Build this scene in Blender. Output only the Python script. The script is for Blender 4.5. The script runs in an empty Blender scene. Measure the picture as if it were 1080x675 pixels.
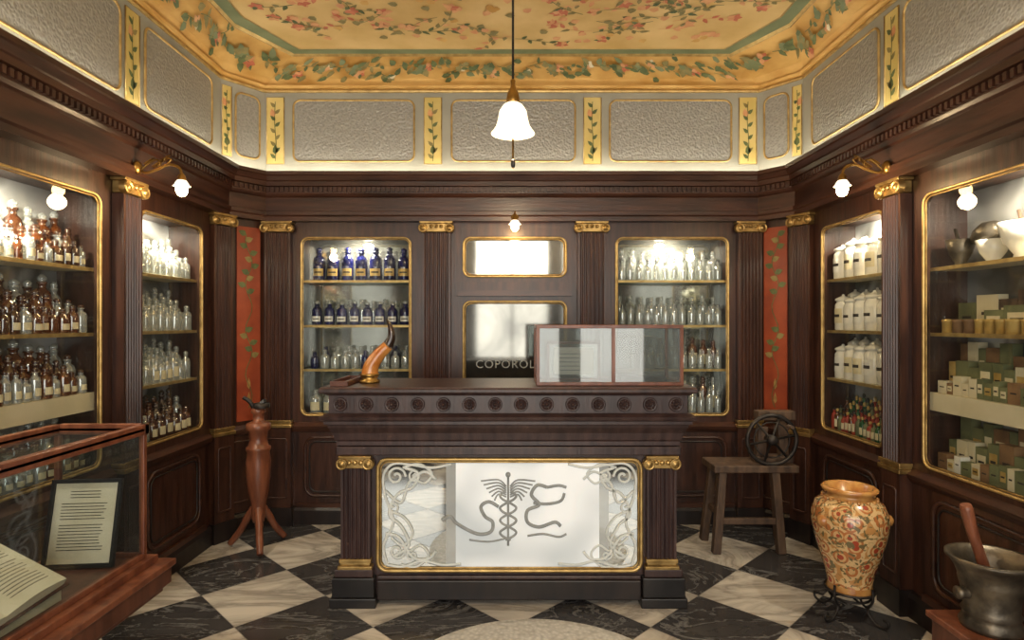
import bpy, math, random
from mathutils import Vector, Matrix
random.seed(11)
D=bpy.data; SC=bpy.context.scene; COL=SC.collection
pi=math.pi
def lin(c):
    r=[]
    for v in c[:3]:
        v=v/255.0
        r.append(v/12.92 if v<=0.04045 else ((v+0.055)/1.055)**2.4)
    return (r[0],r[1],r[2],1.0)
# ---------------------------------------------------------------- materials
def pm(name,c1,c2=None,scale=6,rough=.5,metal=0,stretch=(1,1,1),bump=0,bscale=None,lo=.35,hi=.65,emis=0,detail=6,coat=0,dist=0,spec=None):
    m=D.materials.new(name); m.use_nodes=True; nt=m.node_tree; b=nt.nodes['Principled BSDF']
    b.inputs['Roughness'].default_value=rough; b.inputs['Metallic'].default_value=metal
    if coat: b.inputs['Coat Weight'].default_value=coat
    if spec is not None: b.inputs['Specular IOR Level'].default_value=spec
    tc=nt.nodes.new('ShaderNodeTexCoord'); mp=nt.nodes.new('ShaderNodeMapping'); mp.inputs['Scale'].default_value=stretch
    nt.links.new(tc.outputs['Object'],mp.inputs['Vector'])
    nz=nt.nodes.new('ShaderNodeTexNoise'); nz.inputs['Scale'].default_value=scale; nz.inputs['Detail'].default_value=detail
    nz.inputs['Distortion'].default_value=dist
    nt.links.new(mp.outputs['Vector'],nz.inputs['Vector'])
    cr=nt.nodes.new('ShaderNodeValToRGB'); cr.color_ramp.elements[0].position=lo; cr.color_ramp.elements[1].position=hi
    cr.color_ramp.elements[0].color=lin(c1); cr.color_ramp.elements[1].color=lin(c2 or [min(255,x*1.08+2) for x in c1])
    nt.links.new(nz.outputs['Fac'],cr.inputs['Fac']); nt.links.new(cr.outputs['Color'],b.inputs['Base Color'])
    if emis:
        nt.links.new(cr.outputs['Color'],b.inputs['Emission Color']); b.inputs['Emission Strength'].default_value=emis
    if bump:
        n2=nt.nodes.new('ShaderNodeTexNoise'); n2.inputs['Scale'].default_value=bscale or scale*2; n2.inputs['Detail'].default_value=3
        nt.links.new(mp.outputs['Vector'],n2.inputs['Vector'])
        bp=nt.nodes.new('ShaderNodeBump'); bp.inputs['Strength'].default_value=bump; bp.inputs['Distance'].default_value=.01
        nt.links.new(n2.outputs['Fac'],bp.inputs['Height']); nt.links.new(bp.outputs['Normal'],b.inputs['Normal'])
    return m
def thin(name,color,kt=.6,kg=.2,rough=.03):
    """thin clear glass: transparent + a little gloss + a little tint"""
    m=D.materials.new(name); m.use_nodes=True; nt=m.node_tree; nt.nodes.clear()
    o=nt.nodes.new('ShaderNodeOutputMaterial'); t=nt.nodes.new('ShaderNodeBsdfTransparent'); g=nt.nodes.new('ShaderNodeBsdfGlossy'); d=nt.nodes.new('ShaderNodeBsdfDiffuse')
    nz=nt.nodes.new('ShaderNodeTexNoise'); nz.inputs['Scale'].default_value=9
    cr=nt.nodes.new('ShaderNodeValToRGB'); cr.color_ramp.elements[0].color=lin([x*.9 for x in color]); cr.color_ramp.elements[1].color=lin(color)
    nt.links.new(nz.outputs['Fac'],cr.inputs['Fac']); nt.links.new(cr.outputs['Color'],d.inputs['Color'])
    t.inputs['Color'].default_value=lin([min(255,x*.5+127) for x in color])
    g.inputs['Roughness'].default_value=rough
    m1=nt.nodes.new('ShaderNodeMixShader'); m2=nt.nodes.new('ShaderNodeMixShader')
    m1.inputs[0].default_value=kg/max(1e-3,(1-kt)); nt.links.new(d.outputs[0],m1.inputs[1]); nt.links.new(g.outputs[0],m1.inputs[2])
    m2.inputs[0].default_value=kt; nt.links.new(m1.outputs[0],m2.inputs[1]); nt.links.new(t.outputs[0],m2.inputs[2])
    nt.links.new(m2.outputs[0],o.inputs['Surface']); return m
def emi(name,c,s):
    m=D.materials.new(name); m.use_nodes=True; nt=m.node_tree; nt.nodes.clear()
    o=nt.nodes.new('ShaderNodeOutputMaterial'); e=nt.nodes.new('ShaderNodeEmission'); e.inputs[0].default_value=lin(c); e.inputs[1].default_value=s
    nt.links.new(e.outputs[0],o.inputs['Surface']); return m
def marble(name,base,vein,scale,w,rough=.15):
    m=D.materials.new(name); m.use_nodes=True; nt=m.node_tree; b=nt.nodes['Principled BSDF']; b.inputs['Roughness'].default_value=rough
    tc=nt.nodes.new('ShaderNodeTexCoord')
    n=nt.nodes.new('ShaderNodeTexNoise'); n.inputs['Scale'].default_value=scale; n.inputs['Detail'].default_value=8; n.inputs['Distortion'].default_value=1.6; n.inputs['Roughness'].default_value=.62
    mp=nt.nodes.new('ShaderNodeMapping'); mp.inputs['Rotation'].default_value=(0,0,.5); mp.inputs['Scale'].default_value=(1,2.2,1)
    nt.links.new(tc.outputs['Object'],mp.inputs['Vector']); nt.links.new(mp.outputs['Vector'],n.inputs['Vector'])
    s=nt.nodes.new('ShaderNodeMath'); s.operation='SUBTRACT'; s.inputs[1].default_value=.5; a=nt.nodes.new('ShaderNodeMath'); a.operation='ABSOLUTE'
    nt.links.new(n.outputs['Fac'],s.inputs[0]); nt.links.new(s.outputs[0],a.inputs[0])
    cr=nt.nodes.new('ShaderNodeValToRGB'); cr.color_ramp.elements[0].position=0; cr.color_ramp.elements[0].color=lin(vein)
    cr.color_ramp.elements[1].position=w; cr.color_ramp.elements[1].color=lin(base)
    e=cr.color_ramp.elements.new(min(.95,w*3.2)); e.color=lin([min(255,x*1.12+6) for x in base])
    nt.links.new(a.outputs[0],cr.inputs['Fac']); nt.links.new(cr.outputs['Color'],b.inputs['Base Color']); return m
def embossed(name,c1,c2,rough=.35,metal=.4,sc=55,st=.7):
    m=D.materials.new(name); m.use_nodes=True; nt=m.node_tree; b=nt.nodes['Principled BSDF']; b.inputs['Roughness'].default_value=rough; b.inputs['Metallic'].default_value=metal
    tc=nt.nodes.new('ShaderNodeTexCoord'); v=nt.nodes.new('ShaderNodeTexVoronoi'); v.inputs['Scale'].default_value=sc; v.feature='SMOOTH_F1'
    nt.links.new(tc.outputs['Object'],v.inputs['Vector'])
    cr=nt.nodes.new('ShaderNodeValToRGB'); cr.color_ramp.elements[0].color=lin(c1); cr.color_ramp.elements[1].color=lin(c2); cr.color_ramp.elements[1].position=.7
    nt.links.new(v.outputs['Distance'],cr.inputs['Fac']); nt.links.new(cr.outputs['Color'],b.inputs['Base Color'])
    bp=nt.nodes.new('ShaderNodeBump'); bp.inputs['Strength'].default_value=st; bp.inputs['Distance'].default_value=.006
    nt.links.new(v.outputs['Distance'],bp.inputs['Height']); nt.links.new(bp.outputs['Normal'],b.inputs['Normal']); return m

WOOD=pm('dark_mahogany',(42,24,18),(70,42,30),4,.34,stretch=(6,6,.7),bump=.12,bscale=14)
WOODH=pm('dark_mahogany_rail',(46,27,20),(74,45,33),4,.32,stretch=(.7,.7,6),bump=.1,bscale=14)
WOODB=pm('blackened_wood',(22,17,16),(38,28,25),5,.4,stretch=(4,4,.8))
CWOOD=pm('counter_wood',(46,32,32),(70,51,48),4,.36,stretch=(6,6,.8),bump=.12,bscale=14)
RED=pm('cherry_wood',(94,52,36),(130,78,54),4,.3,stretch=(5,5,1),bump=.08)
REDD=pm('cherry_wood_dark',(72,40,29),(102,60,43),4,.34,stretch=(5,5,1),bump=.08)
RUST=pm('weathered_wood',(58,42,31),(92,70,52),6,.65,stretch=(4,4,1),bump=.5)
GOLD=pm('antique_gilding',(132,106,62),(190,158,100),14,.36,metal=.8,bump=.2)
GOLDF=pm('gilt_fillet',(172,142,88),(204,174,112),20,.38,metal=.65)
BRASS=pm('aged_brass',(130,98,50),(184,146,80),12,.3,metal=.9)
IRON=pm('black_iron',(34,31,30),(60,54,50),20,.5,metal=.6,bump=.3)
BRONZE=pm('old_bronze',(70,64,56),(118,108,92),12,.42,metal=.75,bump=.35)
SILVER=pm('silver',(170,172,172),(205,206,205),10,.22,metal=.95)
MIRROR=pm('mirror_silvering',(184,188,186),(196,200,198),3,.03,metal=1)
MIRRORD=pm('aged_dim_mirror',(98,98,94),(126,126,120),2.5,.07,metal=.9,dist=.5)
MIRRORF=pm('foxed_mirror',(172,174,164),(206,206,196),3.5,.05,metal=.8,dist=.6)
MIRRORS=pm('mirror_painted_glare',(120,118,108),(238,240,238),2.6,.10,metal=.55,dist=.5,lo=.42,hi=.58,detail=2)  # pale patches painted in as window reflections on the side cabinet backs
FRIEZE=pm('frieze_paint',(150,148,134),(166,164,150),3,.6)
EMB=embossed('embossed_panel',(138,136,130),(160,158,150),.4,.2,70,.8)
YEL=pm('yellow_paint',(202,178,100),(218,196,126),5,.5)
ORNG=pm('orange_panel_paint',(128,52,28),(156,70,38),6,.45)
CEILY=pm('ceiling_yellow_paint',(196,160,92),(222,190,128),2.4,.6,detail=8)
CEILB=pm('ceiling_border_paint',(188,140,64),(218,176,102),4,.6)
CEILG=pm('ceiling_green_band',(104,114,78),(126,134,96),5,.6)
LEAF=pm('leaf_green_paint',(70,84,48),(102,112,66),18,.6)
LEAF2=pm('leaf_olive_paint',(118,108,60),(146,132,80),18,.6)
ROSE=pm('rose_paint',(182,92,62),(204,122,86),18,.6)
ROSE2=pm('pale_rose_paint',(204,140,94),(218,164,114),18,.6)
WTILE=marble('white_marble',(178,170,158),(150,142,132),1.3,.04,.14)
BTILE=marble('black_marble',(50,48,48),(112,110,108),1.5,.02,.14)
GROUT=pm('grout',(90,86,80),(110,104,98),20,.8)
PEBBLE=embossed('pebble_mosaic',(214,210,202),(168,164,156),.4,0)
PLAST=pm('cream_plaster',(186,178,160),(200,192,174),3,.7)
CLEAR=thin('clear_bottle_glass',(230,234,228),.40,.32)
SHEET=thin('cabinet_glass',(220,228,228),.94,.05,.01)
VGLASS=thin('vitrine_glass',(196,204,204),.84,.06,.03)
FADE=thin('painted_reflection_edge',(232,238,240),.45,.10,.1)  # half-clear white, softens the edges of the painted counter reflection
SHELFG=thin('glass_shelf',(190,206,196),.45,.2)
AMBER=thin('amber_glass',(116,62,26),.20,.2)
BROWNG=thin('brown_liquid_glass',(84,50,30),.08,.18)
COBALT=pm('cobalt_glass',(10,13,52),(20,26,84),8,.08,coat=.6)
GREENG=pm('green_glass',(30,72,44),(44,100,60),8,.12,coat=.5)
PORC=pm('white_porcelain',(222,218,206),(234,230,220),5,.2,coat=.4)
LABEL=pm('cream_label',(206,192,154),(222,210,176),12,.6)
GLABEL=pm('gold_label',(180,146,76),(206,176,108),16,.4,metal=.3)
INK=pm('ink',(40,34,30),(60,50,44),16,.7)
PAPER=pm('old_paper',(220,206,176),(236,224,198),8,.8)
BLACK=pm('black_lacquer',(22,20,20),(34,31,30),9,.3)
CREAM=pm('cream_board',(206,194,160),(220,208,178),6,.6)
BGREY=pm('dull_green_box',(94,98,66),(120,122,84),10,.6)
BRN=pm('brown_box',(110,80,52),(140,106,72),10,.6)
REDB=pm('red_box',(138,40,26),(164,56,36),10,.5)
OPAL=pm('opal_shade_glass',(250,236,206),(255,244,220),5,.3,emis=1.4)
BULB=emi('bulb_filament_glow',(255,210,140),80)
LED=emi('led_strip',(255,246,226),22)
HORN=pm('horn_amber',(176,102,40),(220,160,86),9,.25,coat=.5)
HORNT=pm('horn_black_tip',(28,20,16),(54,38,28),9,.2,coat=.5)
ETCH=pm('etched_line',(138,142,142),(160,164,164),20,.5)
FROST=pm('frosted_ornament',(206,212,210),(224,228,226),20,.55)
GLARE=pm('painted_reflection_glow',(196,204,208),(240,244,246),2.2,.2,emis=.22,detail=1,lo=.38,hi=.55)  # glowing white painted in for the bright reflection on the counter mirror

# ---------------------------------------------------------------- mesh builder
def basis(axis):
    a=Vector(axis).normalized(); t=Vector((0,0,1)) if abs(a.z)<.9 else Vector((1,0,0))
    u=a.cross(t).normalized(); v=a.cross(u).normalized(); return a,u,v
class B:
    def __init__(s): s.v=[]; s.f=[]; s.m=[]; s.sm=[]; s.mats=[]
    def mi(s,mat):
        if mat not in s.mats: s.mats.append(mat)
        return s.mats.index(mat)
    def face(s,idx,mat,smooth=False): s.f.append(idx); s.m.append(s.mi(mat)); s.sm.append(smooth)
    def poly(s,pts,mat):
        n=len(s.v); s.v+= [Vector(p) for p in pts]; s.face(list(range(n,n+len(pts))),mat)
    def hexa(s,p,mat):
        n=len(s.v); s.v+=[Vector(q) for q in p]
        for q in ((0,1,2,3),(7,6,5,4),(0,4,5,1),(1,5,6,2),(2,6,7,3),(3,7,4,0)): s.face([n+i for i in q],mat)
    def box(s,x0,x1,y0,y1,z0,z1,mat):
        s.hexa([(x0,y0,z0),(x0,y1,z0),(x1,y1,z0),(x1,y0,z0),(x0,y0,z1),(x0,y1,z1),(x1,y1,z1),(x1,y0,z1)],mat)
    def fbox(s,F,u0,u1,w0,w1,z0,z1,mat):
        s.hexa([F(u0,w0,z0),F(u0,w1,z0),F(u1,w1,z0),F(u1,w0,z0),F(u0,w0,z1),F(u0,w1,z1),F(u1,w1,z1),F(u1,w0,z1)],mat)
    def beam(s,p,q,a,b,mat):
        p=Vector(p);q=Vector(q); d,u,v=basis(q-p)
        s.hexa([p-u*a-v*b,p+u*a-v*b,p+u*a+v*b,p-u*a+v*b,q-u*a-v*b,q+u*a-v*b,q+u*a+v*b,q-u*a+v*b],mat)
    def lathe(s,prof,o,mat,axis=(0,0,1),seg=16,smooth=True,mats=None):
        o=Vector(o); a,u,v=basis(axis); n=len(s.v)
        for r,h in prof:
            for i in range(seg):
                t=2*pi*i/seg; s.v.append(o+a*h+(u*math.cos(t)+v*math.sin(t))*max(r,1e-4))
        for j in range(len(prof)-1):
            mm=mats[j] if mats else mat
            for i in range(seg):
                k=(i+1)%seg; s.face([n+j*seg+i,n+j*seg+k,n+(j+1)*seg+k,n+(j+1)*seg+i],mm,smooth)
    def sphere(s,o,r,mat,seg=12,sc=1):
        k=8; s.lathe([(r*math.sin(pi*i/k),-r*sc*math.cos(pi*i/k)) for i in range(k+1)],o,mat,seg=seg)
    def tube(s,pts,r,mat,seg=8,closed=False,smooth=True):
        pts=[Vector(p) for p in pts]; N=len(pts)
        if isinstance(r,(list,tuple)):
            R=list(r)
            if len(R)!=N: R=[R[min(len(R)-1,int(round(i*(len(R)-1)/(N-1))))] for i in range(N)]
        else: R=[r]*N
        T=[]
        for i in range(N):
            if closed: t=pts[(i+1)%N]-pts[i-1]
            else: t=pts[min(N-1,i+1)]-pts[max(0,i-1)]
            T.append(t.normalized() if t.length>1e-9 else Vector((0,0,1)))
        _,u,_v=basis(T[0]); n=len(s.v)
        for i in range(N):
            u=(u-T[i]*u.dot(T[i])); u=u.normalized() if u.length>1e-6 else basis(T[i])[1]
            v=T[i].cross(u)
            for k in range(seg):
                a=2*pi*k/seg; s.v.append(pts[i]+(u*math.cos(a)+v*math.sin(a))*R[i])
        for i in range(N if closed else N-1):
            j=(i+1)%N
            for k in range(seg):
                l=(k+1)%seg; s.face([n+i*seg+k,n+i*seg+l,n+j*seg+l,n+j*seg+k],mat,smooth)
        if not closed:
            s.face([n+k for k in range(seg)],mat); s.face([n+(N-1)*seg+k for k in range(seg)],mat)
    def finish(s,name,parent=None,bevel=0,collection=None):
        if not s.v: return None
        xs=[p.x for p in s.v]; ys=[p.y for p in s.v]; zs=[p.z for p in s.v]
        c=Vector(((min(xs)+max(xs))/2,(min(ys)+max(ys))/2,min(zs)))
        me=D.meshes.new(name); me.from_pydata([p-c for p in s.v],[],s.f)
        for m in s.mats: me.materials.append(m)
        me.polygons.foreach_set('material_index',s.m); me.polygons.foreach_set('use_smooth',s.sm); me.update()
        ob=D.objects.new(name,me); COL.objects.link(ob)
        if parent: ob.parent=parent; ob.location=c-parent.location
        else: ob.location=c
        if bevel:
            md=ob.modifiers.new('bevel','BEVEL'); md.width=bevel; md.segments=2; md.limit_method='ANGLE'; md.angle_limit=math.radians(50)
        return ob
def group(name,loc):
    e=D.objects.new(name,None); e.location=loc; e.empty_display_size=.1; COL.objects.link(e); return e
def smooth(pts,n=6,closed=False):
    P=[Vector(p) for p in pts]; out=[]; N=len(P)
    for i in range(N if closed else N-1):
        if closed: a,b,c,d=P[i-1],P[i],P[(i+1)%N],P[(i+2)%N]
        else: a,b,c,d=P[max(0,i-1)],P[i],P[i+1],P[min(N-1,i+2)]
        for k in range(n):
            t=k/n; out.append(.5*((2*b)+(c-a)*t+(2*a-5*b+4*c-d)*t*t+(3*b-a-3*c+d)*t**3))
    if not closed: out.append(P[-1])
    return out
def frame(o,u,n):
    o=Vector(o);u=Vector(u).normalized();n=Vector(n).normalized()
    f=lambda a,w,z: o+u*a+n*w+Vector((0,0,z))
    f.n=n; f.u=u; return f
def rrect(u0,u1,z0,z1,r,n=5):
    out=[]
    for (cu,cz,a0) in ((u1-r,z1-r,0),(u0+r,z1-r,pi/2),(u0+r,z0+r,pi),(u1-r,z0+r,3*pi/2)):
        for i in range(n+1):
            a=a0+pi/2*i/n; out.append((cu+r*math.cos(a),cz+r*math.sin(a)))
    return out
def holed(b,F,U0,U1,Z0,Z1,u0,u1,z0,z1,r,w,mat,reveal=.03):
    n=5; R=rrect(u0,u1,z0,z1,r,n); k=len(b.v)
    for (a,z) in R: b.v.append(F(a,w,z))
    for (a,z) in R: b.v.append(F(a,w-reveal,z))
    for (a,z) in ((U1,Z1),(U0,Z1),(U0,Z0),(U1,Z0)): b.v.append(F(a,w,z))
    L=len(R); C=k+2*L
    for q in range(4):
        for i in range(n): b.face([C+q,k+q*(n+1)+i,k+q*(n+1)+i+1],mat)
        nq=(q+1)%4; b.face([C+q,k+q*(n+1)+n,k+nq*(n+1),C+nq],mat)
    for i in range(L):
        j=(i+1)%L; b.face([k+i,k+j,k+L+j,k+L+i],mat)
def ringm(b,F,u0,u1,z0,z1,r,w,rad,mat,n=5):
    b.tube([F(a,w,z) for a,z in rrect(u0,u1,z0,z1,r,n)],rad,mat,seg=6,closed=True)
def rpanel(b,F,u0,u1,z0,z1,r,w,mat): b.poly([F(a,w,z) for a,z in rrect(u0,u1,z0,z1,r)],mat)
def offpath(path,w,side=1):
    P=[Vector((p[0],p[1])) for p in path]; out=[]
    nr=[]
    for i in range(len(P)-1):
        d=(P[i+1]-P[i]).normalized(); nr.append(Vector((d.y,-d.x))*side)
    for i in range(len(P)):
        if i==0: o=nr[0]*w
        elif i==len(P)-1: o=nr[-1]*w
        else:
            m=(nr[i-1]+nr[i]).normalized(); o=m*(w/max(.3,m.dot(nr[i])))
        out.append(P[i]+o)
    return out
def sweep(b,path,prof,mat,side=1,mats=None):
    rows=[]
    for (w,z) in prof:
        k=len(b.v); 
        for p in offpath(path,w,side): b.v.append(Vector((p.x,p.y,z)))
        rows.append(k)
    for j in range(len(prof)-1):
        for i in range(len(path)-1):
            b.face([rows[j]+i,rows[j]+i+1,rows[j+1]+i+1,rows[j+1]+i],mats[j] if mats else mat)
# ---------------------------------------------------------------- room plan
SX=1.98; BY=4.31; BX=1.78; SY=4.06; FY=-1.6
PATH=[(-SX,FY),(-SX,SY),(-BX,BY),(BX,BY),(SX,SY),(SX,FY)]
FB=frame((0,BY,0),(1,0,0),(0,-1,0))
def FS(s): return frame((s*SX,0,0),(0,1,0),(-s,0,0))
def FC(s): return frame((s*(SX+BX)/2,(SY+BY)/2,0),(-s*.625,.781,0),(-s*.781,-.625,0))
FL,FR=FS(-1),FS(1)
# floor
b=B(); b.box(-2.4,2.4,FY-.1,4.7,-.06,-.004,GROUT)
d=.33; g=.0025
for i in range(-9,10):
    for j in range(-18,8):
        if (i+j)%2: continue
        cx=i*d; cy=3.17+j*d
        if abs(cx)>2.3 or cy<FY-.3 or cy>4.7: continue
        h=d-g; z=0
        b.poly([(cx-h,cy,z),(cx,cy-h,z),(cx+h,cy,z),(cx,cy+h,z)],WTILE if i%2==0 else BTILE)
b.finish('floor')
b=B(); b.lathe([(0,.003),(.60,.003),(.63,.0)],(0.10,2.29,0.001),PEBBLE,seg=64,smooth=False)
b.finish('floor_medallion')
# walls --------------------------------------------------------
def dado(b,F,u0,u1):
    b.fbox(F,u0,u1,0,.02,.12,.15,WOODH)
    ringm(b,F,u0+.06,u1-.06,.2,.62,.07,.004,.011,WOODH)
    ringm(b,F,u0+.09,u1-.09,.23,.59,.05,.003,.006,WOODB)
def rect(b,F,u0,u1,z0,z1,mat,w=0): b.poly([F(u0,w,z0),F(u1,w,z0),F(u1,w,z1),F(u0,w,z1)],mat)
ZT=2.52; CZ0,CZ1=.78,2.06
b=B()
rect(b,FB,-BX,BX,0,.70,WOOD)
for (u0,u1) in ((-1.78,-1.56),(-.69,-.39),(.43,.71),(1.60,1.78)): rect(b,FB,u0,u1,.70,ZT,WOOD)
def col(b,F,U0,U1,holes,Z0=.70,Z1=ZT,r=.05):
    z=Z0
    for k,(z0,z1) in enumerate(holes):
        top=Z1 if k==len(holes)-1 else (z1+holes[k+1][0])/2
        holed(b,F,U0,U1,z,top,U0+.04,U1-.04,z0,z1,r,0,WOOD); z=top
col(b,FB,-1.56,-.69,[(CZ0,CZ1)]); col(b,FB,.71,1.60,[(CZ0,CZ1)])
col(b,FB,-.39,.43,[(.80,1.60),(1.78,2.06)])
dado(b,FB,-1.55,-.70); dado(b,FB,.72,1.6)
b.fbox(FB,-.39,.43,0,.03,1.64,1.68,WOODH); b.fbox(FB,-.39,.43,0,.018,1.68,1.74,WOOD)
b.finish('wall_back')
for s,nm in ((-1,'left'),(1,'right')):
    F=FS(s); b=B()
    rect(b,F,FY,SY,0,.70,WOOD)
    for (u0,u1) in ((FY,1.68),(2.91,3.14),(3.85,SY)): rect(b,F,u0,u1,.70,ZT,WOOD)
    col(b,F,1.68,2.91,[(.76,CZ1)]); col(b,F,3.14,3.85,[(CZ0,CZ1-.01)])
    dado(b,F,3.18,3.84); dado(b,F,1.9,2.86); dado(b,F,.8,1.8)
    b.finish('wall_'+nm)
    F=FC(s); b=B(); rect(b,F,-.16,.16,0,ZT,WOOD)
    ringm(b,F,-.12,.13,.2,.62,.03,.004,.008,WOODH)
    b.finish('wall_corner_'+nm)
# frieze walls
b=B(); sweep(b,PATH,[(0,2.40),(0,3.15)],FRIEZE)
sweep(b,PATH,[(0,3.105),(.008,3.108),(.012,3.118),(.008,3.128),(0,3.13)],GOLDF)
sweep(b,PATH,[(0,3.13),(.02,3.135),(.03,3.15),(0,3.16)],CEILB)
b.finish('trim_frieze')
b=B(); paint=[]
Z0,Z1=2.61,3.05
def fz(F,u0,u1): 
    rpanel(b,F,u0,u1,Z0,Z1,.05,.004,EMB); ringm(b,F,u0,u1,Z0,Z1,.05,.005,.0075,GOLDF)
def fy(F,u0,u1):
    rect(b,F,u0,u1,2.59,3.07,YEL,.006); 
    b.tube([F(u0,.006,2.59),F(u1,.006,2.59),F(u1,.006,3.07),F(u0,.006,3.07)],.004,GOLDF,seg=4,closed=True)
    paint.append((F,(u0+u1)/2,(u1-u0)))
for u0,u1 in ((-1.575,-.705),(-.435,.455),(.705,1.58)): fz(FB,u0,u1)
for c in (-1.705,-.57,.58,1.70): fy(FB,c-.062,c+.062)
for s in (-1,1):
    F=FS(s)
    fz(F,3.215,3.93); fz(F,2.15,3.01); fz(F,1.1,1.98); fz(F,0,.95); fy(F,3.05,3.165); fy(F,2.01,2.12)
    fz(FC(s),-.06,.115); fy(FC(s),-.152,-.09)
b.finish('frieze_panels')
# painting helpers
def leafp(b,S,u,v,a,L,W,mat):
    ca,sa=math.cos(a),math.sin(a); jz=Vector((0,0,random.uniform(-.0015,.0015)))
    b.poly([S(u+x*L*ca-y*W*sa,v+x*L*sa+y*W*ca)+jz for x,y in ((0,0),(.25,.42),(.6,.36),(1,0),(.6,-.36),(.25,-.42))],mat)
def stem(b,S,pts,w,mat):
    for (a,c) in zip(pts[:-1],pts[1:]):
        dx,dy=c[0]-a[0],c[1]-a[1]; l=math.hypot(dx,dy) or 1; nx,ny=-dy/l*w,dx/l*w
        b.poly([S(a[0]+nx,a[1]+ny),S(a[0]-nx,a[1]-ny),S(c[0]-nx,c[1]-ny),S(c[0]+nx,c[1]+ny)],mat)
def spray(b,S,u,v,a,n=8,step=.04,L=.05,mats=None,curl=.25,flower=True,fl=None):
    pts=[(u,v)]; da=random.uniform(-curl,curl)
    for i in range(n):
        a+=da+random.uniform(-.1,.1); u+=step*math.cos(a); v+=step*math.sin(a); pts.append((u,v))
        sd=1 if i%2 else -1
        leafp(b,S,u,v,a+sd*random.uniform(.6,1.1),L*random.uniform(.7,1.2),L*.55,random.choice(mats))
    stem(b,S,pts,L*.04,mats[0])
    if flower:
        for k in range(5): leafp(b,S,u,v,a+k*2*pi/5,L*.8,L*.7,random.choice(fl or (ROSE,ROSE2)))
b=B()
for (F,uc,wd) in paint:
    S=lambda x,y,F=F: F(x,.0085,y)
    for k in range(9):
        z=2.63+k*.046; sd=1 if k%2 else -1
        leafp(b,S,uc,z,pi/2-sd*.8,.05 if wd>.08 else .03,.03,random.choice((LEAF,LEAF,LEAF2)))
    stem(b,S,[(uc,2.61),(uc+.006,2.75),(uc-.006,2.9),(uc,3.04)],.0025,LEAF)
    leafp(b,S,uc,2.66,pi/2,.07,.045,LEAF); leafp(b,S,uc-.01,2.93,pi/2+.3,.06,.05,ROSE2)
b.finish('frieze_ivy_painting')
# ceiling
RG=[(1.78,4.31,1.98,4.06,3.15),(1.72,4.27,1.93,3.98,3.19),(1.62,4.17,1.82,3.82,3.235),(1.50,4.06,1.71,3.66,3.26),(1.485,4.045,1.695,3.64,3.25),(1.47,4.03,1.68,3.62,3.262),(1.415,3.965,1.60,3.55,3.262),(1.40,3.95,1.585,3.535,3.258)]
CM=[CEILB,CEILB,CEILB,GOLDF,GOLDF,CEILG,GOLDF]
b=B()
def rpts(r): return [Vector((-r[2],FY,r[4])),Vector((-r[2],r[3],r[4])),Vector((-r[0],r[1],r[4])),Vector((r[0],r[1],r[4])),Vector((r[2],r[3],r[4])),Vector((r[2],FY,r[4]))]
for j in range(len(RG)-1):
    A,Bq=rpts(RG[j]),rpts(RG[j+1])
    for i in range(5): b.poly([A[i],A[i+1],Bq[i+1],Bq[i]],CM[j])
b.poly(rpts(RG[-1]),CEILY)
b.box(-2.3,2.3,FY-.1,4.6,3.3,3.36,PLAST)
b.finish('ceiling')
b=B(); S=lambda x,y: Vector((x,y,3.2545))
for k in range(60):
    x=random.uniform(-1.3,1.3); y=random.uniform(3.2,3.82) if k<48 else random.uniform(0,3.1)
    spray(b,S,x,y,random.uniform(-.5,.5)+random.choice((0,pi)),random.randint(4,8),.045,.06,random.choice(([LEAF,LEAF2],[LEAF,LEAF2,LEAF2],[ROSE2,ROSE,LEAF2],[LEAF2,ROSE2])),flower=k%3!=0)
for k in range(150):
    x=random.uniform(-1.3,1.3); y=random.uniform(3.0,3.85); leafp(b,S,x,y,random.uniform(0,6),.06,.06,random.choice((ROSE2,ROSE2,LEAF2,CEILB)))
# border garlands on the cove
A,Bq=rpts(RG[1]),rpts(RG[3])
for i in range(5):
    L=(A[i+1]-A[i]).length; nn=max(1,int(L/.12))
    def S(x,y,A=A,Bq=Bq,i=i,L=L):
        t=x/L; P=A[i].lerp(A[i+1],t); Q=Bq[i].lerp(Bq[i+1],t); return P.lerp(Q,y/.2)+Vector((0,0,-.012))
    for k in range(nn):
        x=(k+.5)*L/nn
        big=k%4==0
        for q in range(3): leafp(b,S,x+random.uniform(-.05,.05),random.uniform(.03,.17),random.uniform(0,6),.075,.05,random.choice((LEAF,LEAF,LEAF2,CEILG)))
        spray(b,S,max(.05,x-.05),.07+.06*(k%2),random.uniform(-.5,.5),3,.035,.055,[LEAF,LEAF,LEAF2],flower=(k%2==0),fl=(ROSE,ROSE2) if big else (ROSE2,CREAM,LEAF2))
        if big:
            for q in range(6): leafp(b,S,x,.1,q*pi/3,.055,.05,(CEILG,LEAF2)[q%2])
b.finish('ceiling_floral_mural')
# entablature / cornice
b=B()
prof=[(0,2.17),(.075,2.17),(.075,2.20),(.085,2.21),(.085,2.235),(.07,2.24),(.07,2.335),(.085,2.345),(.095,2.36),(.095,2.405),(.115,2.41),(.115,2.44),(.125,2.445),(.14,2.475),(.15,2.48),(.15,2.505),(.0,2.505)]
sweep(b,PATH,prof,WOODH)
for i in range(5):
    P=offpath(PATH,.095); p,q=P[i],P[i+1]; L=(q-p).length; dr=(q-p).normalized(); nr=Vector((dr.y,-dr.x)); n=int(L/.034)
    for k in range(n):
        c=p+dr*((k+.5)*L/n)
        if c.y<1.6: continue
        f=frame((c.x,c.y,0),(dr.x,dr.y,0),(nr.x,nr.y,0)); b.fbox(f,-.009,.009,-.005,.014,2.37,2.402,WOODH)
b.finish('trim_cornice')
b=B(); sweep(b,PATH,[(.05,2.508),(.05,2.518),(.07,2.518),(.07,2.508)],LED); b.finish('cornice_led_strip')
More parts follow.
